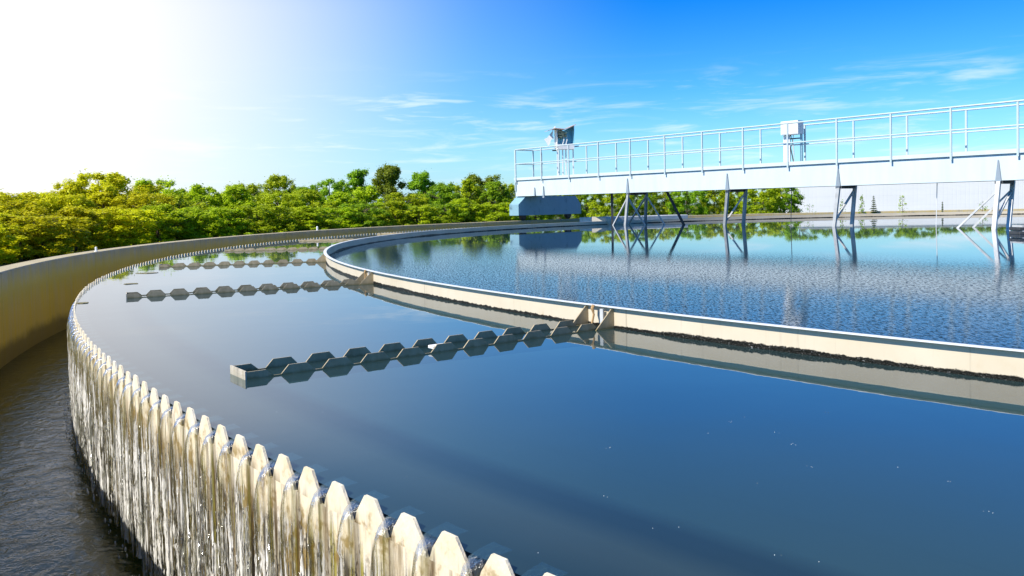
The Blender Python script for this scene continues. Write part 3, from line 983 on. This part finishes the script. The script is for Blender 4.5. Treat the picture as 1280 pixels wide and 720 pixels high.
MB().prism([(-0.05, -0.4), (1.75, -0.4), (1.75, -0.03), (1.3, 0.03), (0.9, 0.14), (0.35, 0.29), (-0.05, 0.31)], vy*-0.35-vx*0.05, vx, UP, vy, 0.5).build('sloping_end', M['pier'], scb)

# dark float at the right edge of the picture
p = pix(1278, 293, z=WL)
flo = thing('slatted_float', 'dark slatted float in the water at the right edge, below the last bridge legs', 'float', p)
for j in range(3):
    MB().box(-0.12, 0.7, -0.1, 0.3, -0.10+j*0.095, -0.10+j*0.095+0.07, 0.01).build('slat', M['dark'], flo)
for x in (-0.05, 0.55):
    MB().box(x, x+0.06, -0.09, 0.29, -0.0985, 0.20).build('post', M['steel'], flo)

# ------------------------------------------------------------------ small things on the water
fb = MB()
rb_ = random.Random(11)
for q in range(32):
    px, row = rb_.uniform(330, 1270), rb_.uniform(500, 715)
    p = pix(px, row, z=WL)
    if math.hypot(p.x-CX, p.y-CY) > RW-0.1:
        continue
    for e in range(rb_.choice((1, 1, 1, 2, 3))):
        s = rb_.uniform(0.0005, 0.0013)
        c = p+Vector((rb_.uniform(-1, 1)*0.012, rb_.uniform(-1, 1)*0.012, 0))
        fb.tube([c+UP*-0.001, c+UP*s*0.5, c+UP*s*0.95], [s, s*0.85, s*0.2], 7)
tag(fb.build('bubbles', M['foam'], smooth=True, recalc=False), 'tiny pale bubbles scattered over the dark foreground water', 'bubbles', kind='stuff')
for px, row, s, lab in ((103, 379, 0.05, 'brown scum patch against the weir at the far left'), (184, 341.5, 0.10, 'brown scum fleck alone on the pale left water'),
                   (162, 355, 0.07, 'pale scum fleck nearest the end of the second trough')):
    p = pix(px, row, z=WL)
    mb = MB()
    pts = [(math.cos(2*PI*k/11)*s*rnd.uniform(0.6, 1.3)*1.4, math.sin(2*PI*k/11)*s*rnd.uniform(0.6, 1.3)) for k in range(11)]
    mb.prism(pts, (0, 0, -0.004), (1, 0, 0), (0, 1, 0), (0, 0, 1), 0.009)
    tag(mb.build('scum_patch', M['scum'], loc=p), lab, 'scum', 'scum patches on the water')

# ------------------------------------------------------------------ trees
def leaf_cloud(seed, n, kind):
    """unit crown: about 1 wide, z from 0 to 1; clumps of leaf-sized faces spread through the volume"""
    r = np.random.default_rng(seed)
    cl = []
    if kind == 'round':
        for _ in range(120):
            z = r.uniform(0.06, 0.93)
            prof = math.sqrt(max(0.02, 1-((z-0.45)/0.56)**2))*0.46
            a, q = r.uniform(0, 2*PI), math.sqrt(r.uniform(0.05, 1))
            cl.append((math.cos(a)*prof*q, math.sin(a)*prof*q, z, r.uniform(0.035, 0.085)))
    elif kind == 'spire':
        for _ in range(100):
            z = r.uniform(0.04, 0.98)**0.9
            prof = (1-z)**0.5*0.46+0.04
            a, q = r.uniform(0, 2*PI), math.sqrt(r.uniform(0.05, 1))
            cl.append((math.cos(a)*prof*q, math.sin(a)*prof*q, z, r.uniform(0.03, 0.07)))
    elif kind == 'broad':
        for _ in range(130):
            z = r.uniform(0.03, 0.9)
            prof = (0.50 if z < 0.55 else 0.50*math.sqrt(max(0.05, 1-((z-0.55)/0.45)**2)))*r.uniform(0.8, 1.05)
            a, q = r.uniform(0, 2*PI), math.sqrt(r.uniform(0.1, 1))
            cl.append((math.cos(a)*prof*q, math.sin(a)*prof*q, z, r.uniform(0.035, 0.085)))
    else:   # pine: open tiers
        for tier in range(7):
            z = 0.25+tier*0.11+r.uniform(-0.02, 0.02)
            for _ in range(11):
                a, q = r.uniform(0, 2*PI), r.uniform(0.15, 1)
                prof = 0.42*(1-0.55*tier/6)
                cl.append((math.cos(a)*prof*q, math.sin(a)*prof*q, z+r.uniform(-0.03, 0.05), r.uniform(0.04, 0.085)))
    cl = np.array(cl)
    idx = r.integers(0, len(cl), n)
    d = r.normal(size=(n, 3))
    d /= np.linalg.norm(d, axis=1)[:, None]
    rad = r.uniform(0.2, 1.0, n)**0.5
    c = cl[idx, :3]+d*(cl[idx, 3]*rad)[:, None]*np.array([1, 1, 0.8])
    # stray sprays on the outline
    c += r.normal(size=(n, 3))*np.where(r.random(n) < 0.12, 0.035, 0.012)[:, None]
    # leaf faces: facing roughly outwards and up, random turn
    nm = d*1.0+r.normal(size=(n, 3))*0.40+np.array([0, 0, 0.45])
    nm /= np.linalg.norm(nm, axis=1)[:, None]
    t = np.cross(nm, r.normal(size=(n, 3)))
    t /= np.linalg.norm(t, axis=1)[:, None]+1e-9
    b = np.cross(nm, t)
    return c, t, b, r


def leaf_mesh(name, seed, n, kind, size, W, H, m, thin=0.55):
    c, t, b, r = leaf_cloud(seed, n, kind)
    c = c*np.array([W, W, H])
    s = r.uniform(0.6, 1.3, n)[:, None]*size
    tip = c+t*s
    bk = c-t*s*0.8
    l = c+b*s*thin*0.7
    q = c-b*s*thin*0.7
    v = np.stack([tip, l, bk, q], 1).reshape(-1, 3)
    me = bpy.data.meshes.new(name)
    me.vertices.add(4*n)
    me.vertices.foreach_set('co', v.astype(np.float32).ravel())
    me.loops.add(4*n)
    me.loops.foreach_set('vertex_index', np.arange(4*n, dtype=np.int32))
    me.polygons.add(n)
    me.polygons.foreach_set('loop_start', np.arange(0, 4*n, 4, dtype=np.int32))
    me.polygons.foreach_set('loop_total', np.full(n, 4, dtype=np.int32))
    me.materials.append(m)
    me.update()
    me.validate()
    return me


def trunk_mesh(seed, H, W):
    r = random.Random(seed)
    mb = MB()
    pts, rad = [], []
    x = y = 0
    for i in range(6):
        f = i/5
        pts.append((x, y, -0.15+f*(H*0.85+0.15)))
        rad.append(0.09*(1-f*0.8)*H/4.5)
        x += r.uniform(-0.06, 0.06)*W/3
        y += r.uniform(-0.06, 0.06)*W/3
    mb.tube(pts, rad, 8)
    for i in range(9):
        z = H*r.uniform(0.15, 0.7)
        a = r.uniform(0, 2*PI)
        L = W*r.uniform(0.22, 0.40)
        mb.tube([(0, 0, z), (math.cos(a)*L*0.5, math.sin(a)*L*0.5, z+L*0.35), (math.cos(a)*L, math.sin(a)*L, z+L*0.8)], [0.035*H/4.5, 0.022*H/4.5, 0.008], 6)
    me = bpy.data.meshes.new('trunk')
    me.from_pydata(mb.v, [], mb.f)
    me.materials.append(M['bark'])
    return me


CROWNS = {}
def crown(kind, leaf, var):
    key = (kind, leaf, var)
    if key not in CROWNS:
        CROWNS[key] = (leaf_mesh('crown', hash(kind) % 1 + var*17+len(CROWNS)*3, 20000, kind, 0.074, 3.2, 4.4, M[leaf], 0.62), trunk_mesh(var*5+len(CROWNS), 4.4, 3.2))
    return CROWNS[key]

def tree(px, D, toprow, width, kind, leaf, label, group, name='broadleaf_tree', var=0, fat=1.0):
    if D < 100:
        D, width = D*1.4, width*1.4
    az = math.atan2(px-640, FPX)
    Yd = D*math.cos(az)
    top = pix(px, toprow, Y=Yd)
    gz = GZ-0.3 if D > 120 else GZ
    H = top.z-gz
    cm_, tm = crown(kind, leaf, var)
    rt = thing(name, label, 'tree', (top.x, top.y, gz), rnd.uniform(0, 6.28), group)
    rt.scale = (width/3.0*fat, width/3.0*fat, H/4.25)
    c = bpy.data.objects.new('crown', cm_)
    t = bpy.data.objects.new('trunk', tm)
    for o in (c, t):
        COL.objects.link(o)
        o.parent = rt
    return rt

G1 = 'trees in the belt behind the left wall'
G2 = 'low bushy trees along the outside of the wall'
G3 = 'trees behind the wall under the bridge'
G4 = 'distant trees behind the white hall'
BELT = [
    (-60, 32, 258, 3.6, 'round', 'leaf_flare', 'flare-yellowed round tree cut off by the left edge of the picture'),
    (10, 33, 252, 3.2, 'round', 'leaf_flare', 'flare-yellowed leafy tree low at the left edge, right where the wall leaves the picture'),
    (52, 38, 240, 3.4, 'broad', 'leaf_flare', 'broad flare-yellowed tree between the left edge and the tallest flare-yellowed tree'),
    (88, 44, 229, 3.2, 'round', 'leaf_flare', 'flare-yellowed tree on the left shoulder of the tallest flare-yellowed tree'),
    (124, 44, 215, 3.8, 'round', 'leaf_flare', 'tallest flare-yellowed tree on the left, its crown standing over the white wall peg'),
    (162, 46, 227, 3.4, 'broad', 'leaf_flare', 'flare-yellowed tree on the right shoulder of the tallest flare-yellowed tree'),
    (195, 46, 224, 3.2, 'round', 'leaf_lime', 'round lime green tree with a flat top, left of the sharp dip in the treeline'),
    (232, 50, 239, 2.6, 'spire', 'leaf_lime', 'small pointed lime tree standing in the dip of the treeline'),
    (266, 52, 239, 3.2, 'broad', 'leaf_lime', 'lime green low tree just right of the dip in the treeline'),
    (303, 54, 230, 3.6, 'round', 'leaf_lime', 'rounded lime tree left of the bright yellow green top'),
    (347, 58, 219, 3.2, 'round', 'leaf_lime', 'bright yellow green tree top rising mid way along the treeline'),
    (380, 60, 231, 3.4, 'broad', 'leaf_mid', 'green tree right of the bright yellow green top'),
    (412, 60, 223, 3.6, 'round', 'leaf_mid', 'leafy green tree left of the tallest dark pine'),
    (446, 62, 216, 3.6, 'pine', 'leaf_mid', 'open crowned green pine touching the left of the tallest dark pine'),
    (485, 62, 208, 4.2, 'pine', 'leaf_dark', 'tallest dark pine with an open ragged crown'),
    (527, 62, 217, 3.8, 'pine', 'leaf_mid', 'ragged pine right of the tallest dark pine'),
    (558, 62, 229, 3.4, 'round', 'leaf_mid', 'green tree in the low gap left of the round dark tree'),
    (602, 60, 218, 4.2, 'round', 'leaf_dark', 'round dark green tree nearest the left end of the bridge'),
    (632, 64, 230, 2.8, 'round', 'leaf_lime', 'bright green tree half hidden by the left end of the bridge'),
]
for i, (px, D, row, wd, kd, lf, lab) in enumerate(BELT):
    tree(px, D, row, wd, kd, lf, lab, G1, 'pine_tree' if kd == 'pine' else 'broadleaf_tree', i % 3, 0.95)
for i in range(17):
    px = -30+i*41+rnd.uniform(-8, 8)
    D = 37+i*1.2+rnd.uniform(-1, 1)
    lf = 'leaf_flare' if px < 190 else 'leaf_lime' if px < 480 or i % 2 else 'leaf_mid'
    lab = ('golden middle height tree behind the left wall, filling the mass below the tallest yellow tree' if px < 190 else
           'lime green middle height tree behind the wall, filling the mass below the mid treeline' if px < 480 else
           'green middle height tree behind the far wall, filling the mass below the dark pines')
    tree(px, D, 246-i*0.75+rnd.uniform(-8, 6), 3.4, ('spire', 'broad', 'round', 'spire')[i % 4], lf, lab, 'middle height trees of the belt', 'broadleaf_tree', i % 3, 0.95)
for i in range(21):
    px = -40+i*33+rnd.uniform(-8, 8)
    D = 29+i*0.95+rnd.uniform(-1, 1)
    row = 268-i*0.75+rnd.uniform(-6, 4)
    lf = 'leaf_flare' if px < 170 else ('leaf_lime' if px < 420 else ('leaf_lime' if i % 3 else 'leaf_mid'))
    lab = ('golden low bushy tree behind the left wall, in front of the taller yellow trees' if px < 170 else
           'lime green low bushy tree behind the wall, in front of the mid treeline' if px < 420 else
           'green low bushy tree behind the far wall, in front of the dark pines')
    tree(px, D, row, 2.9+rnd.uniform(-0.3, 0.5), ('broad', 'spire', 'round')[i % 3], lf, lab, G2, 'bushy_tree', i % 3)
for i, px in enumerate((668, 700, 733, 764, 796, 828, 860, 892, 922, 952, 976)):
    tree(px, 58+(i % 3)*3, 228+rnd.uniform(-3, 4), 3.5, 'broad' if i % 2 else 'round', 'leaf_lime' if i % 2 else 'leaf_mid',
         'leafy green tree behind the far wall, seen under the bridge beam', G3, 'broadleaf_tree', i % 3, 0.85)
for i, px in enumerate(range(1000, 1420, 38)):
    tree(px, 172+(i % 3)*5, 208+rnd.uniform(-3, 6), 9.0, 'round' if i % 2 else 'broad', 'leaf_mid', 'distant green tree behind the white hall, hidden by the bridge beam', G4, 'broadleaf_tree', i % 3)

# ------------------------------------------------------------------ white hall behind the right wall
pl = pix(991, 262, Y=128)
pr = pix(1500, 262, Y=118)
ax = (Vector((pr.x, pr.y, 0))-Vector((pl.x, pl.y, 0)))
HLn = ax.length
ax.normalize()
ay = Vector((-ax.y, ax.x, 0))
hall = thing('white_hall', 'long low white clad hall behind the far wall on the right, seen under the bridge', 'building', (pl.x, pl.y, GZ-0.3), math.atan2(ax.y, ax.x))
MB().box(0, HLn, 0, 18, 0.0, 4.9).build('wall', M['hall'], hall)
MB().box(-0.15, HLn+0.15, -0.15, 18.15, 4.9005, 5.05, 0.02).build('roof_edge', M['roof'], hall)
MB().box(0.0, 0.14, -0.03, -0.0005, 0.002, 4.895).build('corner_trim', M['roof'], hall)

# ------------------------------------------------------------------ saplings in front of the hall
def sapling(px, row, wpx, kind, leaf, label, n=260):
    D = 47.0
    Yd = D*math.cos(math.atan2(px-640, FPX))
    top = pix(px, row, Y=Yd)
    H = top.z-GZ
    W = wpx/FPX*Yd
    rt = thing('conifer_sapling' if leaf == 'needle' else 'leafy_sapling', label, 'sapling', (top.x, top.y, GZ), 0, 'saplings in front of the white hall')
    mb = MB()
    mb.tube([(0, 0, -0.1), (0.01, 0, H*0.5), (0, 0, H*0.97)], [0.02, 0.014, 0.005], 6)
    r = random.Random(int(px))
    for k in range(12):
        z = H*r.uniform(0.3, 0.9)
        a = r.uniform(0, 6.28)
        L = W*0.45*(1-z/H*0.7)
        mb.tube([(0, 0, z), (math.cos(a)*L, math.sin(a)*L, z+(0.0 if leaf == 'needle' else L*0.5))], [0.008, 0.003], 5)
    mb.build('stem', M['bark'], rt)
    if leaf == 'needle':
        rr = np.random.default_rng(int(px))
        lv = MB()
        for k in range(14):
            f = k/14
            z = H*(0.35+0.62*f)
            Rr = W*0.5*(1-f)**0.8*(0.75+0.5*rr.random())+0.02
            m_ = int(10+16*(1-f))
            for j in range(m_):
                a = 2*PI*j/m_+rr.uniform(-0.2, 0.2)
                L = Rr*rr.uniform(0.6, 1.1)
                c, s = math.cos(a), math.sin(a)
                wd = 0.035
                lv.add([(0, 0, z+0.03), (c*L*0.5-s*wd, s*L*0.5+c*wd, z+0.01), (c*L, s*L, z-0.03-0.15*L), (c*L*0.5+s*wd, s*L*0.5-c*wd, z-0.01)], [(0, 1, 2, 3)])
        lv.build('needles', M[leaf], rt, recalc=False)
    else:
        me = leaf_mesh('leaves', int(px), n, 'spire' if kind == 'spire' else 'round', 0.045, W, H*0.75, M[leaf], 0.6)
        o = bpy.data.objects.new('leaves', me)
        COL.objects.link(o)
        o.parent = rt
        o.location = (0, 0, H*0.26)

sapling(997, 258, 10, 'round', 'leaf_mid', 'tiny bush at the left corner of the white hall', 120)
sapling(1012, 253, 18, 'round', 'leaf_mid', 'small rounded sapling second from the left in front of the hall', 190)
sapling(1053, 250, 12, 'spire', 'leaf_mid', 'thin sapling showing between the third pair of bridge legs', 150)
sapling(1077, 245, 12, 'spire', 'leaf_mid', 'slender upright sapling just left of the dark young spruce', 260)
sapling(1092, 242, 17, 'spire', 'needle', 'dark young spruce in front of the white hall')
sapling(1128, 244, 17, 'spire', 'leaf_lime', 'bright leafy sapling alone in the middle of the hall front', 300)
sapling(1178, 250, 5, 'spire', 'needle', 'very thin dark conifer right of the hanging white cable')
sapling(1228, 250, 16, 'round', 'leaf_mid', 'sparse airy sapling behind the slanting braces of the last legs', 110)
